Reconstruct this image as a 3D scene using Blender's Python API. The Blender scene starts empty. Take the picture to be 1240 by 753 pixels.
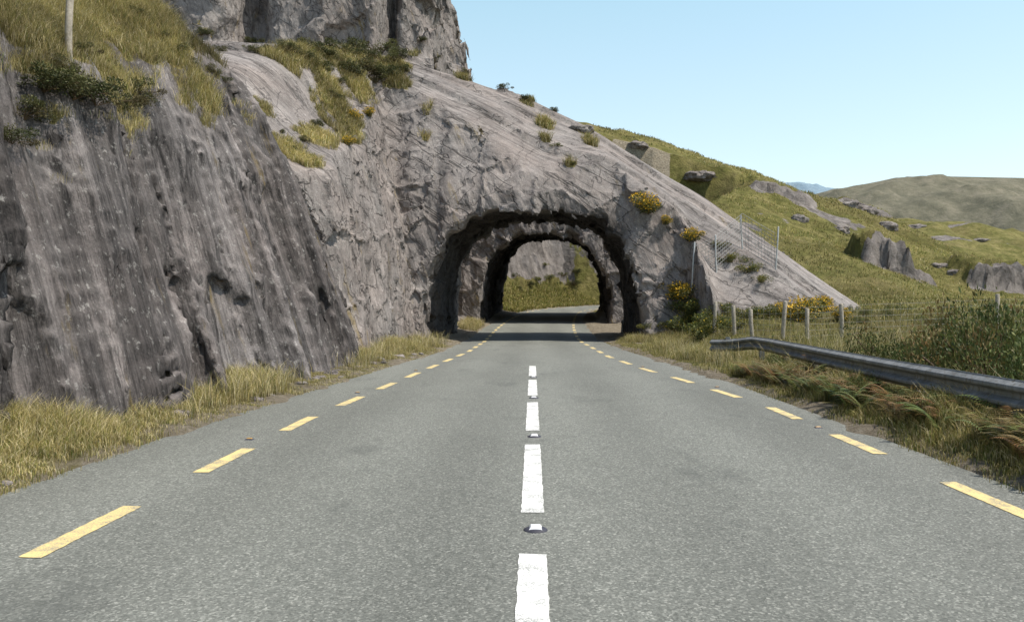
import bpy, math, random, time
import numpy as np
from mathutils import Vector
from mathutils.bvhtree import BVHTree
T0=time.time()
rng=np.random.default_rng(7); random.seed(7)
scene=bpy.context.scene
col=scene.collection
f32=np.float32

# ------------------------------------------------------------------ noise
def _h(ix,iy,iz,seed):
    h=(ix*374761393+iy*668265263+iz*2147483647+seed*974634777)&0xFFFFFFFF
    h=(h^(h>>13))*1274126177&0xFFFFFFFF
    h=(h^(h>>16))&0xFFFFFFFF
    return (h.astype(f32)/f32(4294967295.0))
def vnoise(x,y,z,seed=0):
    x=np.asarray(x,dtype=f32);y=np.asarray(y,dtype=f32);z=np.asarray(z,dtype=f32)
    x,y,z=np.broadcast_arrays(x,y,z)
    fx=np.floor(x);fy=np.floor(y);fz=np.floor(z)
    ix=fx.astype(np.int64);iy=fy.astype(np.int64);iz=fz.astype(np.int64)
    tx=x-fx;ty=y-fy;tz=z-fz
    tx=tx*tx*(3-2*tx);ty=ty*ty*(3-2*ty);tz=tz*tz*(3-2*tz)
    r=0
    for a in (0,1):
        wa=tx if a else 1-tx
        for b in (0,1):
            wb=ty if b else 1-ty
            for c in (0,1):
                wc=tz if c else 1-tz
                r=r+_h(ix+a,iy+b,iz+c,seed)*wa*wb*wc
    return r*2-1
def fbm(x,y,z,o=4,seed=0,g=.5):
    r=0;a=1.0;s=1.0
    for i in range(o):
        r=r+a*vnoise(x*s,y*s,z*s,seed+i*17); a*=g; s*=2.03
    return r
def ridge(x,y,z,o=4,seed=0,g=.5):
    r=0;a=1.0;s=1.0
    for i in range(o):
        r=r+a*(1-2.6*np.abs(vnoise(x*s,y*s,z*s,seed+i*17))); a*=g; s*=2.03
    return r
def cell(x,y,z,seed=0):
    n=len(x); best=np.full(n,9.,f32); val=np.zeros(n,f32); sec=np.full(n,9.,f32)
    ix=np.floor(x).astype(np.int64);iy=np.floor(y).astype(np.int64);iz=np.floor(z).astype(np.int64)
    for a in (-1,0,1):
        for b in (-1,0,1):
            for c in (-1,0,1):
                jx=ix+a;jy=iy+b;jz=iz+c
                dx=jx+.15+.7*_h(jx,jy,jz,seed)-x
                dy=jy+.15+.7*_h(jx,jy,jz,seed+1)-y
                dz=jz+.15+.7*_h(jx,jy,jz,seed+2)-z
                d=(dx*dx+dy*dy+dz*dz).astype(f32)
                m=d<best
                sec=np.where(m,best,np.minimum(sec,d))
                v=_h(jx,jy,jz,seed+3)*2-1 + (dx*(_h(jx,jy,jz,seed+4)-.5)+dy*(_h(jx,jy,jz,seed+5)-.5)+dz*(_h(jx,jy,jz,seed+6)-.5))*2
                val=np.where(m,v,val); best=np.where(m,d,best)
    return val, np.sqrt(sec)-np.sqrt(best)
def ss(a,b,x):
    t=np.clip((x-a)/(b-a),0,1); return t*t*(3-2*t)
def smax(a,b,k): return np.maximum(a,b)+np.maximum(k-np.abs(a-b),0)**2/(4*k)
def smin(a,b,k): return -smax(-a,-b,k)

# ------------------------------------------------------------------ helpers
def mk_mesh(name,V,quads=None,tris=None,colors=None,smooth=True,attrs=None):
    me=bpy.data.meshes.new(name)
    V=np.asarray(V,dtype=f32)
    q=np.zeros((0,4),np.int32) if quads is None else np.asarray(quads,np.int32)
    t=np.zeros((0,3),np.int32) if tris is None else np.asarray(tris,np.int32)
    me.vertices.add(len(V)); me.vertices.foreach_set('co',V.ravel())
    nl=len(q)*4+len(t)*3
    me.loops.add(nl); me.loops.foreach_set('vertex_index',np.concatenate([q.ravel(),t.ravel()]).astype(np.int32))
    me.polygons.add(len(q)+len(t))
    st=np.concatenate([np.arange(len(q))*4,len(q)*4+np.arange(len(t))*3]).astype(np.int32)
    me.polygons.foreach_set('loop_start',st)
    me.update(calc_edges=True); me.validate()
    if isinstance(smooth,np.ndarray) and len(smooth)==len(me.polygons): me.polygons.foreach_set('use_smooth',smooth)
    else: me.polygons.foreach_set('use_smooth',np.full(len(me.polygons),bool(np.all(smooth)) if not isinstance(smooth,np.ndarray) else True))
    if colors is not None:
        at=me.color_attributes.new('Col','FLOAT_COLOR','POINT')
        c=np.ones((len(V),4),f32); c[:,:3]=colors; at.data.foreach_set('color',c.ravel())
    if attrs:
        for k,v in attrs.items():
            at=me.attributes.new(k,'FLOAT','POINT'); at.data.foreach_set('value',np.asarray(v,f32).ravel())
    return me
def add_obj(name,me,mat=None,parent=None,label=None,cat=None,kind=None,loc=(0,0,0),group=None):
    o=bpy.data.objects.new(name,me); col.objects.link(o); o.location=loc
    if mat is not None and me is not None and len(me.materials)==0: me.materials.append(mat)
    if parent is not None: o.parent=parent
    if label: o['label']=label
    if cat: o['category']=cat
    if kind: o['kind']=kind
    if group: o['group']=group
    return o

class NT:
    def __init__(s,name,rough=.9,spec=.2):
        s.m=bpy.data.materials.new(name); s.m.use_nodes=True
        s.t=s.m.node_tree; s.b=s.t.nodes['Principled BSDF']
        s.b.inputs['Roughness'].default_value=rough
        s.b.inputs['Specular IOR Level'].default_value=spec
        s.geo=s.t.nodes.new('ShaderNodeNewGeometry')
    def n(s,t,**k):
        nd=s.t.nodes.new(t)
        for a,b in k.items(): setattr(nd,a,b)
        return nd
    def l(s,a,b): s.t.links.new(a,b)
    def mapping(s,scale=(1,1,1),rot=(0,0,0),src=None):
        "rotate first, then scale"
        v=src or s.geo.outputs['Position']
        if any(rot):
            r=s.n('ShaderNodeMapping'); r.inputs['Rotation'].default_value=rot
            s.l(v,r.inputs['Vector']); v=r.outputs[0]
        m=s.n('ShaderNodeMapping'); m.inputs['Scale'].default_value=scale
        s.l(v,m.inputs['Vector']); return m.outputs[0]
    def noise(s,scale,vec=None,detail=4,rough=.55,dist=0,typ='FBM'):
        n=s.n('ShaderNodeTexNoise'); n.noise_type=typ
        n.inputs['Scale'].default_value=scale; n.inputs['Detail'].default_value=detail
        n.inputs['Roughness'].default_value=rough; n.inputs['Distortion'].default_value=dist
        s.l(vec or s.geo.outputs['Position'],n.inputs['Vector']); return n.outputs['Fac']
    def vor(s,scale,vec=None,feature='F1',out='Distance'):
        n=s.n('ShaderNodeTexVoronoi',feature=feature); n.inputs['Scale'].default_value=scale
        s.l(vec or s.geo.outputs['Position'],n.inputs['Vector']); return n.outputs[out]
    def facets(s,scale,vec=None,step=.6):
        v=vec or s.geo.outputs['Position']
        n=s.n('ShaderNodeTexVoronoi',feature='F1'); n.inputs['Scale'].default_value=scale; s.l(v,n.inputs['Vector'])
        d=s.n('ShaderNodeVectorMath',operation='SUBTRACT'); s.l(v,d.inputs[0]); s.l(n.outputs['Position'],d.inputs[1])
        c=s.n('ShaderNodeVectorMath',operation='SUBTRACT'); s.l(n.outputs['Color'],c.inputs[0]); c.inputs[1].default_value=(.5,.5,.5)
        dt=s.n('ShaderNodeVectorMath',operation='DOT_PRODUCT'); s.l(d.outputs[0],dt.inputs[0]); s.l(c.outputs[0],dt.inputs[1])
        sx=s.n('ShaderNodeSeparateXYZ'); s.l(n.outputs['Color'],sx.inputs[0])
        return s.math('ADD',s.math('MULTIPLY',dt.outputs['Value'],2.*scale),s.math('MULTIPLY',sx.outputs[0],step))
    def ramp(s,fac,stops):
        r=s.n('ShaderNodeValToRGB'); e=r.color_ramp.elements
        def c4(c): return (c,c,c,1) if isinstance(c,(int,float)) else (*c,1)
        e[0].position=stops[0][0]; e[0].color=c4(stops[0][1]); e[1].position=stops[-1][0]; e[1].color=c4(stops[-1][1])
        for p,c in stops[1:-1]:
            x=e.new(p); x.color=c4(c)
        s.l(fac,r.inputs[0]); return r.outputs[0]
    def mix(s,fac,a,b,mode='MIX'):
        m=s.n('ShaderNodeMix',data_type='RGBA',blend_type=mode)
        for inp,v in ((m.inputs['Factor'],fac),(m.inputs['A'],a),(m.inputs['B'],b)):
            if isinstance(v,bpy.types.NodeSocket): s.l(v,inp)
            elif isinstance(v,(int,float)): inp.default_value=v if inp.type=='VALUE' else (v,v,v,1)
            else: inp.default_value=(*v,1)
        return m.outputs['Result']
    def math(s,op,a,b=None,clamp=False):
        m=s.n('ShaderNodeMath',operation=op,use_clamp=clamp)
        for i,v in enumerate((a,b)):
            if v is None: continue
            if isinstance(v,(int,float)): m.inputs[i].default_value=v
            else: s.l(v,m.inputs[i])
        return m.outputs[0]
    def attr(s,name,out='Fac'):
        a=s.n('ShaderNodeAttribute',attribute_name=name); return a.outputs[out]
    def color(s,c):
        if isinstance(c,bpy.types.NodeSocket): s.l(c,s.b.inputs['Base Color'])
        else: s.b.inputs['Base Color'].default_value=(*c,1)
    def bump(s,h,strength,dist,prev=None):
        b=s.n('ShaderNodeBump'); b.inputs['Distance'].default_value=dist
        if isinstance(strength,bpy.types.NodeSocket): s.l(strength,b.inputs['Strength'])
        else: b.inputs['Strength'].default_value=strength
        s.l(h,b.inputs['Height'])
        if prev is not None: s.l(prev,b.inputs['Normal'])
        return b.outputs[0]
    def normal(s,n): s.l(n,s.b.inputs['Normal'])

# ------------------------------------------------------------------ road geometry functions
def xc(y):
    y=np.asarray(y,float)
    a=np.where(y<36,0,(np.minimum(y,72)-36)**2/800.)
    t=np.clip(y-72,0,31)
    return a+.09*t+t*t/90.
def zr(y):
    y=np.asarray(y,float)
    return .03*np.where(y<36,0,np.where(y<42,(y-36)**2/12.,np.minimum(y,110)-39))
def roadL(y): return xc(y)+np.interp(y,[-20,10,20,28,36,60,200],[-4.25,-4.2,-3.6,-3.05,-3.0,-3.0,-3.2])
def roadR(y): return xc(y)+np.interp(y,[-20,10,17,28,36,60,200],[3.95,3.95,3.9,3.2,3.0,3.0,3.2])
def lineL(y): return xc(y)+np.interp(y,[-20,11,16,23,28,36,60,200],[-3.0,-3.0,-2.75,-2.4,-2.15,-2.1,-2.3,-2.5])
def lineR(y): return xc(y)+np.interp(y,[-20,12.5,17,20,25,36,60,200],[3.55,3.55,3.1,2.7,2.3,2.1,2.3,2.5])

# ------------------------------------------------------------------ materials
def rock_material(name='bedrock'):
    m=NT(name,.85,.25)
    sep=m.n('ShaderNodeSeparateXYZ'); m.l(m.geo.outputs['Normal'],sep.inputs[0]); nz=sep.outputs[2]
    steep=m.ramp(nz,[(.30,1.),(.62,0.)])
    flat=m.math('SUBTRACT',1.,steep)
    wall=m.attr('wall')
    sp=m.n('ShaderNodeSeparateXYZ'); m.l(m.geo.outputs['Position'],sp.inputs[0])
    cb=m.n('ShaderNodeCombineXYZ')
    m.l(m.math('ADD',sp.outputs[0],m.math('MULTIPLY',sp.outputs[2],.40)),cb.inputs[0])
    m.l(m.math('SUBTRACT',sp.outputs[1],m.math('MULTIPLY',sp.outputs[2],.20)),cb.inputs[1])
    m.l(sp.outputs[2],cb.inputs[2]); STR=cb.outputs[0]
    big=m.noise(.5,detail=9,rough=.65,dist=.3)
    base=m.ramp(big,[(.28,(.155,.138,.128)),(.46,(.222,.199,.185)),(.62,(.285,.258,.241)),(.78,(.36,.332,.312))])
    sv=m.mapping((4.2,4.2,.14),src=STR)
    st=m.noise(1.2,sv,10,.76,.15)
    stc=m.ramp(st,[(.37,.10),(.45,.38),(.50,.68),(.55,.98),(.66,1.5)])
    stw=m.ramp(st,[(.34,.5),(.45,.85),(.56,1.04),(.72,1.18)])
    sel=m.mix(wall,stw,stc)
    base=m.mix(steep,base,m.mix(1.,base,sel,'MULTIPLY'))
    wide=m.noise(.7,m.mapping((1.2,1.2,.18),src=STR),8,.7,.3)
    base=m.mix(wall,base,m.mix(1.,base,m.ramp(wide,[(.38,.36),(.48,.68),(.58,.97),(.68,1.28)]),'MULTIPLY'))
    base=m.mix(wall,base,m.mix(1.,base,(.96,.97,1.0),'MULTIPLY'))
    bv=m.mapping((.10,2.0,2.0),(0,-.57,0))
    bd=m.noise(1.0,bv,10,.72,.2)
    bdc=m.ramp(bd,[(.36,.46),(.45,.80),(.53,1.0),(.68,1.2)])
    base=m.mix(flat,base,m.mix(1.,base,bdc,'MULTIPLY'))
    pink=m.noise(.3,detail=5,rough=.6)
    base=m.mix(m.ramp(pink,[(.42,0.),(.60,.5)]),base,m.mix(1.,base,(1.05,.96,.91),'MULTIPLY'))
    dl=m.noise(2.2,m.mapping((.35,1.4,1.4),(0,-.57,0)),9,.78)
    base=m.mix(m.ramp(dl,[(.51,0.),(.61,.55)]),base,(.095,.086,.08))
    pl=m.noise(8.,detail=7,rough=.75)
    base=m.mix(m.ramp(pl,[(.57,0.),(.64,.5)]),base,(.44,.42,.39))
    mo=m.noise(.9,m.mapping((1.8,1.8,.3),src=STR),8,.7)
    base=m.mix(m.math('MULTIPLY',steep,m.ramp(mo,[(.60,0.),(.67,.7)])),base,(.20,.145,.05))
    fg=m.noise(30.,detail=6,rough=.75)
    base=m.mix(1.,base,m.ramp(fg,[(.3,.6),(.5,1.),(.7,1.35)]),'MULTIPLY')
    jn=m.noise(.42,m.mapping((1.8,1.8,.8),(.3,-.6,.1)),4,.5,.3)
    jr=m.ramp(m.math('ABSOLUTE',m.math('SUBTRACT',jn,.5)),[(0.,0.),(.007,1.)])
    jn2=m.noise(.8,m.mapping((.10,1.3,1.3),(0,-.57,.1)),4,.5,.2)
    jr2=m.ramp(m.math('ABSOLUTE',m.math('SUBTRACT',jn2,.5)),[(0.,0.),(.014,1.)])
    jr=m.math('MAXIMUM',m.math('MULTIPLY',jr,jr2),wall)
    base=m.mix(m.math('MULTIPLY',m.math('SUBTRACT',1.,jr),.7),base,(.03,.027,.025))
    base=m.mix(m.attr('bore'),base,m.mix(1.,base,.22,'MULTIPLY'))  # tunnel shade multiplied into the rock colour inside the bores
    g=m.attr('grass')
    gn=m.noise(3.,detail=6,rough=.7)
    gc=m.ramp(m.noise(1.8,detail=8,rough=.75),[(.3,(.06,.055,.018)),(.45,(.13,.115,.038)),(.58,(.24,.195,.08)),(.72,(.34,.28,.13))])
    gm=m.math('ADD',g,m.math('MULTIPLY',m.math('SUBTRACT',gn,.5),.9))
    gm=m.ramp(gm,[(.44,0.),(.56,1.)])
    base=m.mix(gm,base,gc)
    m.color(base)
    wv=m.n('ShaderNodeVectorMath',operation='ADD'); wn_=m.n('ShaderNodeTexNoise'); wn_.inputs['Scale'].default_value=2.; wn_.inputs['Detail'].default_value=4
    m.l(m.geo.outputs['Position'],wn_.inputs['Vector']); sc=m.n('ShaderNodeVectorMath',operation='SCALE'); m.l(wn_.outputs['Color'],sc.inputs[0]); sc.inputs['Scale'].default_value=.18
    m.l(STR,wv.inputs[0]); m.l(sc.outputs[0],wv.inputs[1]); P=wv.outputs[0]
    f1=m.facets(1.,m.mapping((2.4,2.4,.45),src=P)); f2=m.facets(1.,m.mapping((6.5,6.5,1.6),src=P))
    b=m.bump(st,m.math('MULTIPLY',steep,m.math('ADD',m.math('MULTIPLY',wall,.8),.2)),.15)
    b=m.bump(f1,m.math('MULTIPLY',steep,m.math('ADD',m.math('MULTIPLY',wall,.25),.7)),.12,b)
    b=m.bump(f2,m.math('ADD',m.math('MULTIPLY',steep,.85),.02),.06,b)
    b=m.bump(bd,m.math('MULTIPLY',flat,.5),.09,b)
    b=m.bump(jr,.6,.06,b)
    b=m.bump(m.noise(9.,detail=9,rough=.75),.38,.04,b)
    b=m.bump(fg,.35,.015,b)
    m.normal(b)
    return m.m
ROCK=rock_material()
def leaf_material(name,rough=.6,trans=.25,var=.3):
    m=NT(name,rough,.25)
    c=m.attr('Col','Color')
    c=m.mix(1.,c,m.ramp(m.noise(5.,detail=3),[(.3,1-var),(.7,1+var)]),'MULTIPLY')
    m.color(c)
    tr=m.n('ShaderNodeBsdfTranslucent'); m.l(c,tr.inputs[0])
    mx=m.n('ShaderNodeMixShader'); mx.inputs[0].default_value=trans
    out=[n for n in m.t.nodes if n.type=='OUTPUT_MATERIAL'][0]
    m.l(m.b.outputs[0],mx.inputs[1]); m.l(tr.outputs[0],mx.inputs[2]); m.l(mx.outputs[0],out.inputs[0])
    return m.m
GRASS=leaf_material('grass_blades'); LEAF=leaf_material('shrub_leaves',.55,.2)

# ------------------------------------------------------------------ rock hill height
def Hrock(x,y):
    n1=fbm(x*.11,y*.11,0*x,3,5); n2=fbm(x*.4,y*.4,0*x,3,9)
    P=12.4-.65*(x-2.5)+.43*(y-46); PL=13.9-.35*x+.43*(y-46)
    M=smin(P,PL,1.5)
    M=M-2.5*np.exp(-((y-33)/6.5)**2)*ss(-10.5,-7,x)*(1-ss(0,4,x))
    M=M-.25*np.maximum(30-y,0)*ss(-12,-8,x)
    M=smin(M,1.3+.31*y+.04*(-x-5),1.2)
    foot=1.9+(y-34.3)*1.1
    M=np.where(x>6,M*(1-ss(6,8,x))+ss(6,8,x)*smin(M,foot,.8),M)
    yy=y+.25*x+.5*fbm(x*.08,y*.08,0*x,2,16)
    stp=0
    for i,(y0,hs) in enumerate([(38.6,.28),(40.6,.18),(42.1,.30),(30.5,.3),(33.8,.22)]):
        stp=stp+hs*(ss(y0-.08,y0+.08,yy)-ss(y0-3.,y0+3.,yy))
    M=M+n1*.22+stp
    N=4.4+.85*(-x-6)+.1*(y-10)+n1*.6+n2*.25
    N=smin(N,15+0*x,3)
    w=1-ss(21.+n2*.8,22.6+n2*.8,y)
    H=np.maximum(M,N*w-20*(1-w))
    w2=ss(50,51,y)*ss(-7.,-6.,x)
    H2=np.minimum(12.+0*x,10.5-.6*(x-2))+n1*.5
    return H*(1-w2)+np.minimum(H2,H)*w2

def axis(segs):
    out=[segs[0][0]]
    for a,b,s0,s1 in segs:
        x=a
        while x<b-1e-4:
            s=s0+(s1-s0)*(x-a)/(b-a); x=min(x+s,b); out.append(x)
    return np.array(out,f32)
ax=axis([(-34,-10,.34,.16),(-10,-8,.16,.10),(-8,6.5,.10,.10),(6.5,21.5,.13,.25)])
ay=axis([(4,22,.09,.11),(22,46.5,.12,.13),(46.5,73,.2,.35)])
az=axis([(-.5,8.5,.10,.10),(8.5,29,.13,.28)])
nx,ny,nz=len(ax),len(ay),len(az)
print('grid',nx,ny,nz,nx*ny*nz/1e6)
XX,YY=np.meshgrid(ax,ay,indexing='ij')
HH=Hrock(XX,YY).astype(f32)
gx,gy=np.gradient(HH,ax,ay)
invn=(1/np.sqrt(1+np.minimum(gx**2+gy**2,4.))).astype(f32)
X=ax[:,None,None];Y=ay[None,:,None];Z=az[None,None,:]
F=(Z-HH[:,:,None])*invn[:,:,None]
tn=(fbm(XX*.3,YY*.12,0*XX,3,31)*.9).astype(f32)
tn2=(fbm(XX*.12,YY*.3,0*XX,3,33)*.6).astype(f32)
rec=(2.2*np.exp(-((XX+15.5)/1.0)**2)+1.9*np.exp(-((XX+8.0)/.35)**2)+1.2*ss(-8.2,-7.8,XX)).astype(f32)
t1=smax((44.6+rec+tn)[:,:,None]+.08*(Z-15)-Y, (XX+4.5+tn2)[:,:,None]+.20*(Z-15), .9)
t1=smax(t1,(Z-27.0+.25*np.abs(X+11)-tn2[:,:,None]*2),2.5).astype(f32)
wT=np.clip((F-t1)/1.+.5,0,1).astype(f32)
F=smin(F,t1,f32(.5)).astype(f32); del t1
yl=ay[:,None]; zl=az[None,:]
wn=fbm(ay*.35,0*ay,0*ay,3,77).astype(f32)[:,None]
near=1-ss(21.0,21.6,yl-.05*zl)
xb=np.interp(ay,[4,8,12,21,23.5,28,33,36],[-5.25,-5.12,-4.92,-4.45,-5.7,-5.25,-4.9,-4.6])[:,None]
xl=(xb-near*.37*zl-(1-near)*(.15*zl+1.8*np.exp(-((yl-23.6)/1.7)**2)*ss(0,2,zl))-np.maximum(zl-4.5,0)*.15+wn*.22).astype(f32)
wx=fbm(ax*.4,0*ax,0*ax,3,78).astype(f32)[:,None]
yf=(34.9+.20*zl+.35*np.maximum(zl-6.5,0)+wx*.4-ss(6.5,9,ax[:,None])*12).astype(f32)
dv=np.maximum(xl[None]-X, Y-yf[:,None,:])
FV=-dv
wf=np.clip((FV-F)/.35+.4,0,1).astype(f32)
F=smax(F,FV,f32(.18)).astype(f32)
del dv,FV
wf=np.maximum(wf,wT); del wT
gp_=-(np.maximum(np.maximum(42.6-Y,Y-53.),-5.9-X)+0*Z).astype(f32)
wf=np.maximum(wf,np.clip((gp_-F)/.5+.5,0,1)).astype(f32)
F=smax(F,gp_,f32(.4)).astype(f32)
gp_=-((71.6-Y)+0*Z+0*X).astype(f32)
F=np.maximum(F,gp_).astype(f32); del gp_
BY=[30,34,36,42.6,43.6,52.5,53,72]
def bore_c(y): return xc(y)+np.interp(y,BY,[.0,.0,.05,.35,.4,.45,.45,.05])
def bore_w(y): return np.interp(y,BY,[5.2,4.85,4.6,4.25,4.4,4.35,4.15,4.25])
def bore_h(y): return np.interp(y,BY,[6.2,5.85,5.65,5.95,6.3,6.1,5.8,6.6])
def bore_e(y): return np.interp(y,[36,52],[3.2,2.8])
ctr=bore_c(ay).astype(f32); hw=bore_w(ay).astype(f32); hh=bore_h(ay).astype(f32)
zro=zr(ay).astype(f32)
ee=bore_e(ay).astype(f32)[None,:,None]
u=np.abs(X-ctr[None,:,None])/hw[None,:,None]
w=np.maximum(Z-zro[None,:,None],0)/hh[None,:,None]
DT=(-(((u**ee+w**ee)**(1/ee))-1)*4.8).astype(f32)
del u,w
DT=np.where(Y<32,f32(-5),DT)
wt=np.clip((DT-F)/.6+.5,0,1).astype(f32)
F=np.maximum(F,DT).astype(f32)
del DT
print('field',time.time()-T0)
idx=np.nonzero((np.abs(F)<1.0))
px=ax[idx[0]];py=ay[idx[1]];pz=az[idx[2]]
fb=F[idx]; wfb=np.maximum(wf[idx],wt[idx]); wtb=wt[idx]
del wf,wt
print('band',len(px)/1e6)
nearw=1-ss(21,22.,py)
CH=1500000
disp=np.zeros(len(px),f32)
for s in range(0,len(px),CH):
    e=slice(s,s+CH); x_,y_,z_=px[e],py[e],pz[e]
    qx=x_+.40*z_; qy=y_-.20*z_
    rib=ridge(qx*.9,qy*.75,z_*.06,4,3,.58)
    wob=vnoise(x_*.8,y_*.8,z_*.8,41)*.12
    c1,e1=cell(x_*.45+wob,y_*.7+wob,z_*.45-.2*x_,11)
    c2,e2=cell(qx*1.6+wob,qy*1.5,z_*.45+wob,21)
    c3,e3=cell(x_*1.3+wob,y_*1.3,z_*1.1+wob,27)
    sm=fbm(x_*.3,y_*.3,z_*.3,2,51)
    fine=ridge(qx*2.5,qy*2.5,z_*.3,3,71)
    nw=nearw[e]; wv=wfb[e]
    tow=ss(13.5,15,z_)*ss(43,44,y_)
    face_near=-.19*rib+.075*c2+.04*c1-.055*fine
    face_far=(.10+.30*tow)*c1+.05*c3-.02*rib-.12*np.exp(-(e1/.03)**2)-.015*fine+wtb[e]*(.11*c3+.03*c2)
    top=.04*sm
    disp[e]=wv*(nw*face_near+(1-nw)*face_far)+(1-wv)*top
F[idx]=fb+disp*ss(1.0,.55,np.abs(fb))
print('detail',time.time()-T0)
# ---------------- surface nets
ins=F<0
cnt=np.zeros((nx-1,ny-1,nz-1),np.uint8)
for a in (0,1):
    for b in (0,1):
        for c in (0,1): cnt+=ins[a:nx-1+a,b:ny-1+b,c:nz-1+c]
act=np.nonzero((cnt>0)&(cnt<8)); del cnt
ci,cj,ck=act; N=len(ci)
vid=np.full((nx-1,ny-1,nz-1),-1,np.int32); vid[act]=np.arange(N,dtype=np.int32)
acc=np.zeros((N,3),f32); ac=np.zeros(N,f32)
corners=[(a,b,c) for a in (0,1) for b in (0,1) for c in (0,1)]
cv={k:F[ci+k[0],cj+k[1],ck+k[2]] for k in corners}
for k in corners:
    for d in range(3):
        if k[d]==1: continue
        k2=list(k);k2[d]=1;k2=tuple(k2)
        a,b=cv[k],cv[k2]; m=(a<0)!=(b<0)
        t=np.where(m,a/np.where(m,a-b,1),0)
        p=[k[0]+0*t,k[1]+0*t,k[2]+0*t]; p[d]=t
        for q in range(3): acc[:,q]+=np.where(m,p[q],0)
        ac+=m
acc/=ac[:,None]
def lerpax(A,i,t): return A[i]+(A[i+1]-A[i])*t
V=np.stack([lerpax(ax,ci,acc[:,0]),lerpax(ay,cj,acc[:,1]),lerpax(az,ck,acc[:,2])],1)
Q=[]
for d in range(3):
    s0=[slice(None)]*3;s1=[slice(None)]*3;s0[d]=slice(0,-1);s1[d]=slice(1,None)
    A=ins[tuple(s0)];B=ins[tuple(s1)]
    i,j,k=np.nonzero(A!=B); fl=A[i,j,k]
    if d==0: o=[(0,-1,-1),(0,0,-1),(0,0,0),(0,-1,0)]
    elif d==1: o=[(-1,0,-1),(-1,0,0),(0,0,0),(0,0,-1)]
    else: o=[(-1,-1,0),(0,-1,0),(0,0,0),(-1,0,0)]
    if d==1: o=o[::-1]
    lim=[nx-1,ny-1,nz-1]; ijk=[i,j,k]
    ok=np.ones(len(i),bool)
    for q in range(3):
        if q!=d: ok&=(ijk[q]>=1)&(ijk[q]<lim[q])
    i,j,k,fl=i[ok],j[ok],k[ok],fl[ok]
    q4=np.stack([vid[i+a,j+b,k+c] for a,b,c in o],1)
    q4=np.where(fl[:,None],q4,q4[:,::-1])
    n_=np.cross(V[q4[:,2]]-V[q4[:,0]],V[q4[:,3]]-V[q4[:,1]])[:,d]
    want=np.where(fl,1,-1)
    if (np.sign(n_)==want).mean()<.5: q4=q4[:,::-1]
    Q.append(q4)
Q=np.concatenate(Q); del vid,ins
lab=np.arange(N)
ea=np.concatenate([Q[:,0],Q[:,1]]); eb=np.concatenate([Q[:,1],Q[:,2]])
for it in range(60):
    old=lab.copy()
    m_=np.minimum(lab[ea],lab[eb])
    lab[ea]=np.minimum(lab[ea],m_); lab[eb]=np.minimum(lab[eb],m_)
    lab=lab[lab]; lab=lab[lab]
    if (old==lab).all(): break
cnt_=np.bincount(lab,minlength=N)
keepv=cnt_[lab]>3000
if (~keepv).sum()<.1*N: Q=Q[keepv[Q].all(1)]
print('verts',N,'quads',len(Q),time.time()-T0)
v0,v1,v2,v3=V[Q[:,0]],V[Q[:,1]],V[Q[:,2]],V[Q[:,3]]
fn=np.cross(v2-v0,v3-v1)
VN=np.zeros_like(V)
for q in range(4):
    for a in range(3): VN[:,a]+=np.bincount(Q[:,q],weights=fn[:,a],minlength=N).astype(f32)
VN/=np.linalg.norm(VN,axis=1,keepdims=True)+1e-9
nzq=VN[Q[:,0],2]; cy_=V[Q[:,0],1]
smooth_flags=~((cy_>22.)&(nzq<.62))
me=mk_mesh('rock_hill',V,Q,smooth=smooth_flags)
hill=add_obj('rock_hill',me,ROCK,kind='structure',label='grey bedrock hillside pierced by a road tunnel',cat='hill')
bvh=BVHTree.FromObject(hill,bpy.context.evaluated_depsgraph_get())
CAM=Vector((0,0,1.5))
def sight(a,b):
    d=Vector(((a-645)/1006.,1,(372-b)/1006.)).normalized()
    h=bvh.ray_cast(CAM,d)
    return h[0]
def drop(tree,x,y,z=60):
    h=tree.ray_cast(Vector((x,y,z)),Vector((0,0,-1))); return h[0]
veg=[(60,60,2.),(20,110,.6),(100,85,1.),(140,100,.6),(130,30,2.3),(30,20,2),(160,50,1.),(225,75,.55),(190,35,1.2),(120,5,3),(180,20,1.5),(245,30,.6),
     (345,72,.9),(375,72,1.1),(410,72,1.2),(445,75,1.2),(475,82,1.1),(435,110,1.2),(405,135,1.1),(380,165,.8),(350,180,.7),(370,192,.6),(425,165,.6),(400,105,1.),
     (520,135,.3),(660,170,.25),(515,165,.25),(690,200,.25),(560,95,.4),(600,105,.4),(640,125,.4),(320,40,.8),(500,60,.5),(200,40,.9),(315,128,.4),(480,100,.7),(660,150,.5),(715,175,.4)]
gm=np.zeros(N,f32)
for a,b,r in veg:
    p=sight(a,b)
    if p is None: continue
    d2=((V-np.array(p,f32))**2*np.array([1,.6,1],f32)).sum(1)
    gm=np.maximum(gm,np.exp(-d2/(r*r*1.3)))
shelf=ss(-7.1,-8.1,V[:,0]+.25*(V[:,2]-5))*(1-ss(14,17,V[:,1]))*ss(3.8,4.6,V[:,2])
gm=np.maximum(gm,shelf*.95)
gm=gm*(.85+.35*fbm(V[:,0]*.7,V[:,1]*.7,V[:,2]*.7,3,92))
gm=gm*ss(.3,.62,VN[:,2]+fbm(V[:,0],V[:,1],V[:,2],2,91)*.12)
at=me.attributes.new('grass','FLOAT','POINT'); at.data.foreach_set('value',gm.astype(f32))
wall=(1-ss(21.0,21.7,V[:,1]-.05*V[:,2]))*(1-ss(.6,.8,VN[:,2]))
at=me.attributes.new('wall','FLOAT','POINT'); at.data.foreach_set('value',wall.astype(f32))
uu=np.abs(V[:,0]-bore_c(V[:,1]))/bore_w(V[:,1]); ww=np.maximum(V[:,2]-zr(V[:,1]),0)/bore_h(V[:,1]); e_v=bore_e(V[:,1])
rr=(uu**e_v+ww**e_v)**(1/e_v)
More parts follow.
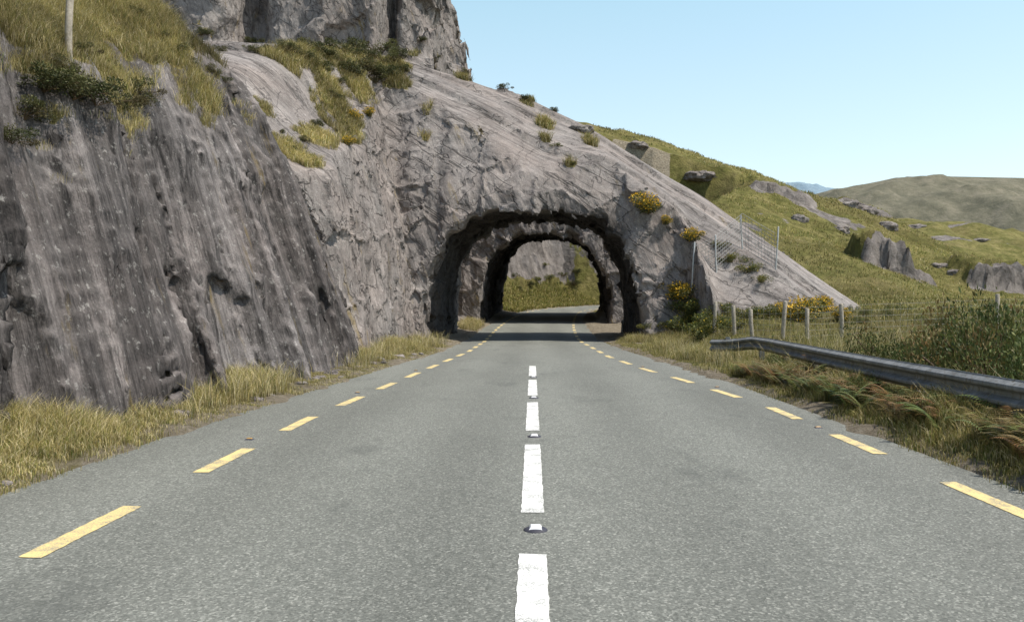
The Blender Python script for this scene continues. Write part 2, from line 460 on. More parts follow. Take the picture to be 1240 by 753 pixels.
bore=(1-ss(1.04,1.10,rr))*np.maximum(ss(35.6,36.4,V[:,1])*(1-ss(41.6,42.3,V[:,1])),ss(53.4,54.2,V[:,1])*(1-ss(70.5,71.3,V[:,1])))  # mask of bore walls that get the painted tunnel shade
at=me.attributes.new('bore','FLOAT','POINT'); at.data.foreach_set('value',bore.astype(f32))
print('grassmask',time.time()-T0)

# ------------------------------------------------------------------ ground
OUT=[(32.6,76,2.1,2.7,6,201),(36.0,79,2.0,1.1,6,202),(46.5,82,3.2,2.0,7,203),(55,90,5,1.4,8,204),(29,96,3,.8,5,205),(42,104,3.5,.8,5,206)]
def outcrop(x,y):
    dz=np.zeros_like(x,dtype=float); mk=np.zeros_like(dz)
    n=fbm(x*.5,y*.5,0*x,3,140); n2=fbm(x*1.3,y*1.3,0*x,3,141)
    for x0,y0,w,h,dp,s in OUT:
        wx=1-ss(w*.75,w*1.2,np.abs(x-x0+n*.9))
        up=ss(-.4,.4,(y-y0)+n*.8+.15*(x-x0))
        tl=np.exp(-(np.maximum(y-y0,0)/dp)**2)
        d=h*wx*up*tl*(1+.25*n2)
        dz=np.maximum(dz,d)
        mk=np.maximum(mk,(1-ss(w*.95,w*1.3,np.abs(x-x0+n*.9)))*ss(-1.2,-.5,(y-y0)+n*.8+.15*(x-x0))*(1-ss(.6,1.6,(y-y0)+n*.8)))
    return dz,mk
def Hg(x,y):
    x=np.asarray(x,float);y=np.asarray(y,float)
    L=roadL(y);R=roadR(y);z0=zr(y)
    e=np.maximum(L-x,x-R)
    nse=fbm(x*1.3,y*1.3,0*x,3,101)
    out=ss(-.2,.35,e+nse*.2)
    z=z0*(1-ss(12,30,x-R))-.07+out*.12+out*nse*.04
    z=z+ss(.3,1.4,L-x)*.15*(y<80)
    r=x-R
    z=z-ss(1.5,3.5,r)*.25*(1-ss(16,24,y))
    z=z+ss(1.8,5.,r)*ss(18,34,y)*1.25
    z=z+ss(3,12,r)*ss(30,90,y)*1.0
    n=fbm(x*.08,y*.08,0*x,4,111)*1.0
    z=z+ss(6,20,r)*n*.35
    zm=np.interp(x,[-200,-60,-10,0,10.4,23.5,27.9,34.4,43.2,47.6,50.8,56,64],[40,34,29.5,28.0,24.3,21.0,19.4,16.6,14.3,12.3,9.8,5.,2.2])
    prof=ss(48+ss(28,42,x)*16,112,y)*(.8+.2*ss(80,110,y))
    h1=zm*prof-np.maximum(y-112,0)*.22+n*.8*ss(60,90,y)
    h1=h1+fbm(x*.25,y*.25,0*x,3,115)*.35*ss(60,90,y)
    zm2=np.interp(x,[40,78,92,106,150,260],[20,19.8,18.4,15.4,9,4])
    h2=zm2*ss(112,182,y)-np.maximum(y-182,0)*.12+n*1.5*ss(130,160,y)+fbm(x*.2,y*.2,0*x,3,116)*.5*ss(130,160,y)
    hills=np.maximum(h1,h2)
    e2=e+ss(99,103,y)*60
    bank=np.maximum(e2-.8,0)
    bank=np.where((x<xc(y))&(y<103),np.minimum(bank*.45,1.9)+np.maximum(bank-4.0,0)*2.4,bank*1.3)
    side=ss(0,1,y-73)
    rough=fbm(x*.6,y*.6,0*x,3,150)*ss(2.5,4.5,bank)*(x<xc(y))*1.1
    hb=np.minimum(np.maximum(hills,np.where(x<xc(y),14,0)*side),z0+bank+nse*.3*np.minimum(bank,1)+rough)
    z=np.where(y>54,np.maximum(z,hb),z)
    z=np.where((y<73)&(x<-7)&(y>0),np.minimum(z,.4),z)
    z=z-np.maximum(y-260,0)*.03
    return z+outcrop(x,y)[0]
gxa=axis([(-400,-40,30,4),(-40,-8,3,.3),(-8,9,.13,.13),(9,30,.2,.4),(30,62,.35,.55),(62,130,1,2.5),(130,1500,4,90)])
gya=axis([(-60,0,8,.5),(0,4,.4,.15),(4,42,.15,.2),(42,74,.4,.5),(74,104,.25,.4),(104,130,.5,.8),(130,260,1.2,3),(260,2500,6,150)])
GX,GY=np.meshgrid(gxa,gya,indexing='ij')
GZ=Hg(GX,GY)
gn_x,gn_y=len(gxa),len(gya)
GV=np.stack([GX,GY,GZ],-1).reshape(-1,3)
ii,jj=np.meshgrid(np.arange(gn_x-1),np.arange(gn_y-1),indexing='ij')
b0=(ii*gn_y+jj).ravel()
GQ=np.stack([b0,b0+gn_y,b0+gn_y+1,b0+1],1)
e=np.maximum(roadL(GY)-GX,GX-roadR(GY)).ravel()
dirt=(1-ss(.2,.65,e+fbm(GV[:,0]*.9,GV[:,1]*.9,0*e,3,120)*.3))*(GV[:,1]<101)
dirt=np.maximum(dirt,(GV[:,1]>33)*(GV[:,1]<73)*(np.abs(GV[:,0]-xc(GV[:,1]))<5.5)*.9)
dirt=np.maximum(dirt,(GV[:,0]<-3)*(GV[:,1]<33)*.55)
rk=ss(.75,1.,fbm(GV[:,0]*.09,GV[:,1]*.16,0*e,4,130)+.0)*ss(50,70,GV[:,1])
zz_=GV[:,2]-zr(GV[:,1])
behind=(GV[:,1]>73)*(GV[:,1]<135)*(GV[:,0]>-14)*ss(.125,.105,GV[:,0]/np.maximum(GV[:,1],1))*ss(15,12.5,GV[:,2])
rk=np.maximum(rk,ss(2.1,2.9,zz_+fbm(GV[:,0]*.4,GV[:,1]*.4,0*e,3,131)*.8)*behind*.85)
rk=np.maximum(rk,outcrop(GX,GY)[1].ravel()*1.2)
gme=mk_mesh('ground',GV,GQ,attrs={'dirt':dirt,'rockm':rk})
def ground_material():
    m=NT('ground_cover',.95,.1)
    g1=m.ramp(m.noise(.35,detail=10,rough=.7),[(.3,(.095,.10,.028)),(.45,(.15,.145,.045)),(.58,(.225,.20,.075)),(.72,(.29,.245,.115))])
    g2=m.ramp(m.noise(1.6,detail=8,rough=.75),[(.3,.5),(.5,.95),(.7,1.3)])
    g=m.mix(1.,g1,g2,'MULTIPLY')
    br=m.noise(.12,detail=8,rough=.7)
    g=m.mix(m.ramp(br,[(.48,0.),(.62,.45)]),g,(.13,.10,.045))
    rc=m.ramp(m.noise(.8,m.mapping((1,1,.5)),10,.78),[(.32,(.08,.07,.064)),(.5,(.22,.197,.18)),(.72,(.39,.355,.33))])
    rf=m.math('ADD',m.attr('rockm'),m.math('MULTIPLY',m.math('SUBTRACT',m.noise(.9,detail=7,rough=.7),.5),1.3))
    rfm=m.ramp(rf,[(.45,0.),(.55,1.)])
    g=m.mix(rfm,g,rc)
    dc=m.ramp(m.noise(6.,detail=8,rough=.75),[(.3,(.17,.14,.095)),(.55,(.33,.285,.215)),(.75,(.45,.41,.33))])
    df=m.math('ADD',m.attr('dirt'),m.math('MULTIPLY',m.math('SUBTRACT',m.noise(2.5,detail=6),.5),.8))
    g=m.mix(m.ramp(df,[(.4,0.),(.6,1.)]),g,dc)
    m.color(g)
    b1=m.bump(m.noise(1.2,detail=10,rough=.75),1.,.5)
    b1=m.bump(m.facets(1.,m.mapping((1,1,.4),(0,.3,.3))),m.math('MULTIPLY',rfm,1.),.5,b1)
    b2=m.bump(m.noise(18.,detail=6,rough=.7),.6,.03,b1)
    m.normal(b2); return m.m
ground=add_obj('ground',gme,ground_material(),kind='structure')
gbvh=BVHTree.FromObject(ground,bpy.context.evaluated_depsgraph_get())
print('ground',len(GQ),time.time()-T0)

def mountain(name,xs,zs,y0,depth,hazed_colr,seed,ncol=220,nrow=50):
    xa=np.linspace(xs[0],xs[-1],ncol); ya=np.linspace(0,1,nrow)
    MX,MY=np.meshgrid(xa,ya,indexing='ij')
    pk=np.interp(MX,xs,zs)
    sc=1/ (depth*.35)
    z=pk*(1-(1-MY)**1.6)*1.0+fbm(MX*sc,MY*depth*sc,0*MX,6,seed,.55)*pk.max()*.10*(np.sin(MY*math.pi)**.7)-5
    Vm=np.stack([MX,y0-depth+MY*depth,z],-1).reshape(-1,3)
    i_,j_=np.meshgrid(np.arange(ncol-1),np.arange(nrow-1),indexing='ij'); b=(i_*nrow+j_).ravel()
    q=np.stack([b,b+nrow,b+nrow+1,b+1],1)
    o=add_obj(name,mk_mesh(name,Vm,q),None,kind='structure')
    m=NT(name+'_cover',.95,.05)
    c=m.ramp(m.noise(14./depth,detail=12,rough=.78),[(.38,hazed_colr[0]),(.5,hazed_colr[1]),(.62,hazed_colr[2])])  # slope colours with distance haze mixed into them
    m.color(c); m.normal(m.bump(m.noise(30./depth,detail=9,rough=.7),.6,depth*.015))
    o.data.materials.append(m.m); return o
mountain('mountain',[120,240,270,300,344,380,416,450,532,620,800],[40,95,112,126,136,143,147,146,144,136,90],900,300,
   [(.115,.112,.082),(.16,.152,.11),(.22,.20,.15)],201)
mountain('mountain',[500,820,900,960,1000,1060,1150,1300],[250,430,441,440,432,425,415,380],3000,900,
   [(.19,.27,.33),(.22,.30,.36),(.25,.33,.38)],203)  # blue cast is aerial haze painted into the base colour

# ------------------------------------------------------------------ road
ya=axis([(-30,100,.25,.25)])
us=np.linspace(0,1,25)
def crown(x,y):
    a,b=roadL(y)-.05,roadR(y)+.05; t=(x-a)/(b-a); return .012*(1-(2*t-1)**2)
RV=[];
for y in ya:
    a,b=roadL(y)-.05,roadR(y)+.05
    xs=a+(b-a)*us
    RV.append(np.stack([xs,0*xs+y,0*xs+zr(y)+.012*(1-(2*us-1)**2)],1))
RV=np.concatenate(RV); n=len(us)
i_,j_=np.meshgrid(np.arange(len(ya)-1),np.arange(n-1),indexing='ij'); b=(i_*n+j_).ravel()
RQ=np.stack([b,b+1,b+n+1,b+n],1)
def asphalt():
    m=NT('chip_seal_asphalt',.85,.3)
    p=m.geo.outputs['Position']
    big=m.ramp(m.noise(.35,m.mapping((1,.35,1)),6,.6),[(.3,.84),(.5,1.),(.7,1.1)])
    c=m.ramp(m.vor(78.,None,'F1','Color'),[(.0,(.052,.056,.049)),(.35,(.128,.134,.118)),(.7,(.215,.221,.196)),(1.,(.54,.54,.48))])
    c2=m.ramp(m.vor(33.,None,'F1','Color'),[(.0,.81),(.5,1.),(1.,1.2)])
    c=m.mix(1.,c,c2,'MULTIPLY')
    fine=m.ramp(m.noise(70.,detail=6,rough=.85),[(.33,.48),(.45,.88),(.55,1.1),(.68,1.65)])
    c=m.mix(.42,c,m.mix(1.,(.182,.188,.166),fine,'MULTIPLY'))
    c=m.mix(1.,c,big,'MULTIPLY')
    sx=m.n('ShaderNodeSeparateXYZ'); m.l(p,sx.inputs[0])
    wob=m.math('MULTIPLY',m.noise(.25,detail=3),1.2)
    w=m.math('SINE',m.math('ADD',m.math('MULTIPLY',sx.outputs[0],3.5),wob))
    c=m.mix(1.,c,m.ramp(m.math('ADD',m.math('MULTIPLY',w,.25),.5),[(.2,.91),(.8,1.08)]),'MULTIPLY')
    st=m.noise(.7,m.mapping((1.3,.6,1)),8,.7)
    c=m.mix(m.ramp(st,[(.56,0.),(.66,.45)]),c,(.088,.093,.085))
    sp=m.noise(3.,detail=6,rough=.6)
    c=m.mix(m.ramp(sp,[(.69,0.),(.74,.4)]),c,(.32,.32,.29))
    m.color(c)
    m.normal(m.bump(m.noise(70.,detail=4,rough=.85),.7,.010))
    return m.m
road=add_obj('road',mk_mesh('road',RV,RQ),asphalt(),kind='structure')
def paint(name,c,wear):
    m=NT(name,.7,.3)
    n1=m.noise(5.,detail=4,rough=.6); n2=m.noise(75.,detail=4,rough=.8)
    f=m.math('ADD',m.math('MULTIPLY',n1,.35),m.math('MULTIPLY',n2,.65))
    cc=m.mix(m.ramp(f,[(wear,.8),(wear+.07,0.)]),c,(.25,.255,.24))
    cc=m.mix(1.,cc,m.ramp(n1,[(.3,.88),(.7,1.05)]),'MULTIPLY')
    m.color(cc); m.normal(m.bump(n2,.3,.006)); return m.m
WHITE=paint('white_road_paint',(.78,.78,.74),.425); YELL=paint('yellow_road_paint',(.77,.60,.26),.44)
def dashes(name,fx,ranges,wd,mat):
    V_=[];Q_=[]
    for (a,b) in ranges:
        ys=np.linspace(a,b,int((b-a)/.06)+2); k=len(V_)
        for q,y in enumerate(ys):
            c=float(fx(y))
            j1=random.uniform(-.004,.004);j2=random.uniform(-.004,.004)
            yy1=yy2=y
            if q in (0,len(ys)-1): yy1=y+random.uniform(-.012,.012); yy2=y+random.uniform(-.012,.012)
            xa_,xb_=c-wd/2+j1,c+wd/2+j2
            V_+= [(xa_,yy1,float(zr(y)+crown(xa_,y))+.0045),(xb_,yy2,float(zr(y)+crown(xb_,y))+.0045)]
            if q: Q_.append((k+2*q-2,k+2*q-1,k+2*q+1,k+2*q))
    return add_obj(name,mk_mesh(name,V_,Q_),mat,parent=road)
dashes('center_line',lambda y:0*y,[(2+4*k,5+4*k) for k in range(-1,5)],.165,WHITE)
dashes('edge_line',lineL,[(4.97-5.2+2.55*k,6.25-5.2+2.55*k) for k in range(0,36)],.15,YELL)
dashes('edge_line',lineR,[(5.9-5.3+2.65*k,7.2-5.3+2.65*k) for k in range(0,34)],.15,YELL)

# ------------------------------------------------------------------ primitives
def lathe(pts,seg=16,off=(0,0,0)):
    Vv=[];Qq=[]
    for r,z in pts:
        for s in range(seg):
            a=2*math.pi*s/seg; Vv.append((off[0]+r*math.cos(a),off[1]+r*math.sin(a),off[2]+z))
    for i in range(len(pts)-1):
        for s in range(seg):
            t=(s+1)%seg; Qq.append((i*seg+s,i*seg+t,(i+1)*seg+t,(i+1)*seg+s))
    return Vv,Qq
def tube(path,r,seg=5):
    Vv=[];Qq=[]; P=[Vector(p) for p in path]
    for i,p in enumerate(P):
        d=(P[min(i+1,len(P)-1)]-P[max(i-1,0)]).normalized()
        s=d.cross(Vector((0,0,1))); s=s.normalized() if s.length>1e-3 else Vector((1,0,0)); u_=s.cross(d)
        for k in range(seg):
            a=2*math.pi*k/seg; Vv.append(tuple(p+s*math.cos(a)*r+u_*math.sin(a)*r))
    for i in range(len(P)-1):
        for k in range(seg):
            t=(k+1)%seg; Qq.append((i*seg+k,i*seg+t,(i+1)*seg+t,(i+1)*seg+k))
    return Vv,Qq
def joinm(parts):
    V_=[];Q_=[]
    for v,q in parts:
        k=len(V_); V_+=list(v); Q_+=[tuple(a+k for a in f) for f in q]
    return V_,Q_
def simple(name,c,rough=.7,metal=0.,var=.25,sc=8.,spec=.3,bump=.01):
    m=NT(name,rough,spec); m.b.inputs['Metallic'].default_value=metal
    n=m.noise(sc,detail=7,rough=.7)
    m.color(m.mix(1.,c,m.ramp(n,[(.3,1-var),(.7,1+var)]),'MULTIPLY')); m.normal(m.bump(n,.5,bump)); return m.m
STUDB=simple('stud_rubber',(.05,.05,.065),.6); STUDW=simple('stud_white_collar',(.75,.75,.75),.35,var=.1)
bv,bq=lathe([(.082,0),(.08,.006),(.06,.016),(.03,.02),(.001,.02)],24)
mb=mk_mesh('stud_base',bv,bq)
def boxm(x0,x1,y0,y1,z0,z1,bev=.15):
    t=(x1-x0)*bev; s=(y1-y0)*bev
    v=[(x0,y0,z0),(x1,y0,z0),(x1,y1,z0),(x0,y1,z0),(x0+t,y0+s,z1),(x1-t,y0+s,z1),(x1-t,y1-s,z1),(x0+t,y1-s,z1)]
    return v,[(0,3,2,1),(4,5,6,7),(0,1,5,4),(1,2,6,5),(2,3,7,6),(3,0,4,7)]
rv,rq=boxm(-.045,.045,-.05,.05,.012,.032)
mr=mk_mesh('stud_reflector',rv,rq,smooth=False)
for k,y in enumerate([1.5,5.55,9.55,13.6,17.6]):
    o=add_obj('road_stud',mb,STUDB,label='round black and white reflective road stud on centre line',cat='road stud',loc=(.02,y,.011),group='road studs along the centre line')
    add_obj('reflector',mr,STUDW,parent=o)
AMB=simple('amber_lens',(.55,.30,.05),.3,var=.1)
rv,rq=boxm(-.05,.05,-.04,.04,0,.016,.2); ma=mk_mesh('edge_stud',rv,rq,smooth=False)
rv,rq=boxm(-.035,.035,-.018,.018,.014,.021,.2); ml=mk_mesh('edge_stud_lens',rv,rq,smooth=False)
for x,y in [(-3.2,9.3),(-3.05,14.4),(3.55,10.4),(3.45,15.6),(-2.75,19.5),(2.75,20.8)]:
    o=add_obj('edge_stud',ma,STUDB,label='small amber reflective stud beside the yellow edge line',cat='road stud',loc=(x,y,float(crown(x,y))-.001),group='amber studs along the edge lines')
    add_obj('lens',ml,AMB,parent=o)

# ------------------------------------------------------------------ guard rail
def steelm():
    m=NT('weathered_galvanised_steel',.65,.3); m.b.inputs['Metallic'].default_value=.1
    n=m.noise(3.,detail=8,rough=.75); s=m.noise(5.,m.mapping((4,4,.6)),6,.7)
    c=m.ramp(n,[(.3,(.11,.12,.12)),(.5,(.19,.20,.203)),(.7,(.30,.31,.31))])
    c=m.mix(m.ramp(s,[(.50,0.),(.64,.8)]),c,(.11,.09,.065)); m.color(c); return m.m
STEEL=steelm()
gp=[(5.0,3.),(5.02,6.),(5.08,9.),(5.2,12.),(5.38,15),(5.6,18.),(5.78,20.5),(5.75,21.6),(5.5,22.3),(5.1,22.7),(4.9,22.9)]
gt=np.linspace(0,len(gp)-1,90)
gxs=np.interp(gt,range(len(gp)),[p[0] for p in gp]); gys=np.interp(gt,range(len(gp)),[p[1] for p in gp])
for _ in range(3): gxs[1:-1]=(gxs[:-2]+gxs[1:-1]*2+gxs[2:])/4; gys[1:-1]=(gys[:-2]+gys[1:-1]*2+gys[2:])/4
prof=[(0,.33),(.012,.31),(.02,.305),(.085,.272),(.09,.26),(.09,.238),(.085,.225),(.01,.185),(.005,.172),(.005,.148),(.01,.135),(.085,.095),(.09,.082),(.09,.06),(.085,.048),(.02,.015),(.012,.01),(0,-.01)]
gr=add_obj('guard_rail',None,label='weathered galvanised steel W-beam crash barrier beside the verge',cat='guard rail',loc=(gxs[30],gys[30],0))
V_=[];Q_=[]
for k in range(90):
    a=max(k-1,0);c=min(k+1,89); dx,dy=gxs[c]-gxs[a],gys[c]-gys[a]; l=math.hypot(dx,dy); nxn,nyn=-dy/l,dx/l
    zb=.41-.12*float(ss(21.6,22.9,gys[k]))
    for (o_,z_) in prof: V_.append((gxs[k]+nxn*o_-gxs[30],gys[k]+nyn*o_-gys[30],z_+zb))
    for (o_,z_) in prof[::-1]: V_.append((gxs[k]+nxn*(o_-.006)-gxs[30],gys[k]+nyn*(o_-.006)-gys[30],z_+zb))
m_=2*len(prof)
for k in range(89):
    for s in range(m_):
        t=(s+1)%m_; Q_.append((k*m_+s,k*m_+t,(k+1)*m_+t,(k+1)*m_+s))
add_obj('beam',mk_mesh('beam',V_,Q_,smooth=False),STEEL,parent=gr)
for y in [4.,6.5,9,11.5,14,16.5,19,21.3,22.6]:
    k=int(np.argmin(np.abs(gys-y))); x=gxs[k]+.06
    v,q=boxm(-.055,.06,-.05,.05,-.6,.69,0.02)
    p=add_obj('post',mk_mesh('post',v,q,smooth=False),STEEL,parent=gr); p.location=(x-gxs[30]+.02,gys[k]-gys[30],0)

# ------------------------------------------------------------------ fences
WOOD=simple('weathered_timber',(.36,.32,.26),.9,0,.4,14.,.1,.02)
WIRE=simple('fence_wire',(.30,.30,.29),.6,.3)
def gz(x,y):
    z=float(Hg(np.array([x]),np.array([y]))[0]); h=drop(bvh,x,y)
    if h is not None and h.z>z: z=h.z
    return z
def post_mesh(h,r,seed):
    v,q=lathe([(r,-.3),(r,.1),(r*.97,h*.5),(r*.98,h-.02),(r*.8,h),(.001,h+.01)],10)
    v=[(a+.01*math.sin(c*5+seed),b+.01*math.cos(c*4+seed),c) for a,b,c in v]
    return mk_mesh('fence_post',v,q)
fp=[(6.55,30.2),(6.8,28.2),(7.0,26.7),(7.65,25.6),(8.2,25.),(9.3,25.2),(14.6,26.5),(22,29.)]
fence=add_obj('wire_fence',None,label='sheep-wire fence on weathered timber posts along the verge',cat='fence',loc=(fp[0][0],fp[0][1],gz(*fp[0])))
def build_fence(par,pts,h,r,mat,mesh_gap,nwire,wr,postname='post',vert=True):
    bx,by,bz=par.location; tops=[]
    for i,(x,y) in enumerate(pts):
        z=gz(x,y); hh_=h*(1+.14*math.sin(i*2.3+1))
        p=add_obj(postname,post_mesh(hh_,r,i),mat,parent=par); p.location=(x-bx,y-by,z-bz)
        p.rotation_euler=(.06*math.sin(i*3),.06*math.cos(i*2),0); tops.append((x-bx,y-by,z-bz))
    parts=[]
    for i in range(len(tops)-1):
        a,b=Vector(tops[i]),Vector(tops[i+1]); L=(b-a).length
        for k in range(nwire):
            zz=.08+(h-.14)*k/(nwire-1)
            parts.append(tube([a+Vector((0,0,zz)),(a+b)/2+Vector((0,0,zz-.015)),b+Vector((0,0,zz))],wr,4))
        if vert:
            for s in np.arange(mesh_gap,L,mesh_gap):
                p=a+(b-a)*(s/L); parts.append(tube([p+Vector((0,0,.08)),p+Vector((0,0,h-.08))],wr*.8,3))
    v,q=joinm(parts); add_obj('wire_mesh',mk_mesh('wire_mesh',v,q),WIRE,parent=par)
build_fence(fence,fp,1.0,.065,WOOD,.25,6,.003)
mf=[]
for a,b in [(837,345),(866,330),(897,302),(937,292)]:
    p=sight(a,b)
    if p is None: p=Vector(((a-645)/1006*36,36,3))
    mf.append((p.x,p.y))
mf2=add_obj('mesh_fence',None,label='galvanised mesh fence on thin steel posts above the rock',cat='fence',loc=(mf[0][0],mf[0][1],gz(*mf[0])))
build_fence(mf2,mf,1.6,.035,simple('galvanised_post',(.5,.5,.49),.5,.3),.16,10,.010)
p=sight(77,66)
if p is not None:
    add_obj('fence_post',post_mesh(.85,.05,3),WOOD,label='weathered timber fence post on the grassy cliff top',cat='fence post',loc=p)

# ------------------------------------------------------------------ blades of grass
def blades(name,P,h,w,cols,label=None,cat='grass',lean=.5):
    P=np.asarray(P,f32); n=len(P)
    ang=rng.uniform(0,2*math.pi,n); d=np.stack([np.cos(ang),np.sin(ang),0*ang],1)
    la=rng.uniform(0,2*math.pi,n); ld=np.stack([np.cos(la),np.sin(la),0*la],1)*(rng.uniform(.1,1,n)*lean*h)[:,None]
    up=np.array([0,0,1.])
    h1=h[:,None]
    b0=P-d*w[:,None]/2-up*.03; b1=P+d*w[:,None]/2-up*.03
    mid=P+up*h1*.6+ld*.35; m0=mid-d*w[:,None]*.35; m1=mid+d*w[:,None]*.35
    tip=P+up*h1*rng.uniform(.75,1,n)[:,None]+ld
    Vv=np.stack([b0,b1,m1,m0,tip],1).reshape(-1,3)
    k=np.arange(n)*5
    q=np.stack([k,k+1,k+2,k+3],1); t=np.stack([k+3,k+2,k+4],1)
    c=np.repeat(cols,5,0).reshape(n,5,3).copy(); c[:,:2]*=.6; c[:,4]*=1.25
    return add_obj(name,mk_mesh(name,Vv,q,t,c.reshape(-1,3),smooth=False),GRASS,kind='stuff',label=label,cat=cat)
PAL=np.array([(.20,.21,.05),(.31,.275,.085),(.47,.39,.155),(.60,.50,.27),(.13,.17,.035),(.37,.29,.11),(.68,.59,.37)])
def cols(n,wts,cl=None):
    wts=np.array(wts,float); wts/=wts.sum(); c=PAL[rng.choice(len(PAL),n,p=wts)]
    return c*rng.uniform(.7,1.25,(n,1))
def tufts(cx,cy,per,spread,zf=None):
    n=len(cx); return np.repeat(cx,per)+rng.normal(0,spread,n*per), np.repeat(cy,per)+rng.normal(0,spread,n*per)
def verge(side,count,per,dens):
    y=4+(rng.uniform(0,1,count)**1.8)*31
    if side<0: x=roadL(y)-rng.uniform(-.02,1.0,count)*np.interp(y,[4,35],[1.2,1.7])-.05
    else: x=roadR(y)+rng.uniform(0.02,1,count)*np.interp(y,[4,12,22,28,35],[1.6,2.2,3.4,3.6,2.4])
    keep=fbm(x*.9,y*.9,0*x,3,300+side)>dens-.75*(1-ss(8,12,y))
    e=np.maximum(roadL(y)-x,x-roadR(y))
    keep&=~((e<.3)&(rng.random(count)<.6))
    x,y=x[keep],y[keep]; x,y=tufts(x,y,per,.055)
    e=np.maximum(roadL(y)-x,x-roadR(y)); k=e>-.06; x,y,e=x[k],y[k],e[k]
    z=np.maximum(Hg(x,y),.0); hgt=(.045+.15*ss(.1,.9,e))*rng.uniform(.5,1.3,len(x))*(1+1.1*fbm(x*.6,y*.6,0*x,2,320))
    return np.stack([x,y,z],1),np.maximum(hgt,.035)
P,h=verge(-1,12500,13,-.1)
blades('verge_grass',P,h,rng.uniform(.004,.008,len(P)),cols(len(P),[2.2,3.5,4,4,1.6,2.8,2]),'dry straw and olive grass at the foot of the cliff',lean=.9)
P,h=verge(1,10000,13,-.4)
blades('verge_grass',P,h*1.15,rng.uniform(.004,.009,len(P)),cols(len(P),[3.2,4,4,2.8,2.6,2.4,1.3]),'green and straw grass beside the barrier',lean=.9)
cx=rng.normal(-4.6,.18,150);cy=rng.normal(13.6,1.0,150); x,y=tufts(cx,cy,18,.06)
cx=rng.normal(-4.2,.22,60);cy=rng.normal(23,3,60); x2,y2=tufts(cx,cy,14,.06)
cx=rng.normal(-3.9,.35,70);cy=rng.normal(31,2,70); x3,y3=tufts(cx,cy,14,.08)
cx=rng.normal(4.7,.35,160);cy=rng.normal(25,5,160); x4,y4=tufts(cx,cy,14,.08)
cy=rng.uniform(6,24,480);cx=5.6+rng.random(480)*(.5+.24*cy); x5,y5=tufts(cx,cy,18,.12)
cy=rng.uniform(44.5,52.5,160);cx=-3.05-rng.random(160)*1.1; x6,y6=tufts(cx,cy,14,.08)
x=np.concatenate([x,x2,x3,x4,x5,x6]);y=np.concatenate([y,y2,y3,y4,y5,y6]); k=np.maximum(roadL(y)-x,x-roadR(y))>.1; x=x[k];y=y[k]
hx=rng.uniform(.2,.55,len(x))*np.where(x>5.2,1.5,1)
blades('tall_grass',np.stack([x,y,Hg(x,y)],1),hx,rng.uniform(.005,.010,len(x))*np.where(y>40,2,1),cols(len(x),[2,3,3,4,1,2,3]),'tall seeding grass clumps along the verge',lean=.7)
wts=gm*(gm>.35)
inview=(np.abs(V[:,0]/np.maximum(V[:,1],1)+.02)<.72)&((V[:,2]-1.5)/V[:,1]<.42)
wts=wts*inview*(V[:,1]<60)
area=np.bincount(np.concatenate([Q[:,0],Q[:,1],Q[:,2],Q[:,3]]),weights=np.tile(np.linalg.norm(fn,axis=1),4),minlength=N)
pr=wts*area/np.maximum(V[:,1],6)**1.3; pr=pr/pr.sum()
sel=rng.choice(N,11000,p=pr); per=14
base=np.repeat(V[sel],per,0)+rng.normal(0,.06,(len(sel)*per,3))*np.array([1,1,.2])
dist=base[:,1]
patch=1+.9*np.repeat(fbm(V[sel,0]*.5,V[sel,1]*.5,V[sel,2]*.5,3,401),per)
h=(.15+.09*ss(8,30,dist))*rng.uniform(.5,1.5,len(base))*patch
ccol=cols(len(base),[2,4,5,3.5,1.5,3.5,1.2])*(.92+.5*np.repeat(fbm(V[sel,0]*.8,V[sel,1]*.8,V[sel,2]*.8,3,402),per))[:,None]
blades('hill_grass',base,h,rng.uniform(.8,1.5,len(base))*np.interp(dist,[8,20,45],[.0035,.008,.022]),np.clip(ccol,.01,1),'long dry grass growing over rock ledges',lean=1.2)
n=12500
y=rng.uniform(24,118,n); x=rng.uniform(.05,.62,n)*y+3
k=(x>roadR(np.minimum(y,99))+3)|(y>103)
x,y=x[k],y[k]
x,y=tufts(x,y,6,.25)
z=Hg(x,y)
rkk=(fbm(x*.09,y*.16,0*x,4,130)<.75)&~((x/y<.115)&(y>75)&(z<13.5))&(outcrop(x,y)[1]<.4)
x,y,z=x[rkk],y[rkk],z[rkk]
h=rng.uniform(.1,.28,len(x))*np.interp(y,[24,60,118],[.8,1.1,1.3])
fc=cols(len(x),[3.6,5,3.8,1.1,1.8,3,.2])*(.95+.45*fbm(x*.12,y*.12,0*x,3,410))[:,None]
blades('field_grass',np.stack([x,y,z],1),h,np.interp(y,[24,118],[.02,.07])*rng.uniform(.7,1.4,len(x)),fc,'rough pasture grass on slope and field',lean=.9)
n=3500;y=rng.uniform(73,99,n); x=roadL(y)-rng.uniform(.2,5,n); x,y=tufts(x,y,8,.2)
z=Hg(x,y); k=(z-zr(y))<2.6; x,y,z=x[k],y[k],z[k]
blades('bank_grass',np.stack([x,y,z],1),rng.uniform(.15,.5,len(x)),rng.uniform(.03,.06,len(x)),cols(len(x),[5,5,3,1,4,1.5,.2]),'green grass bank beyond the tunnel',lean=.8)
print('grass',time.time()-T0)

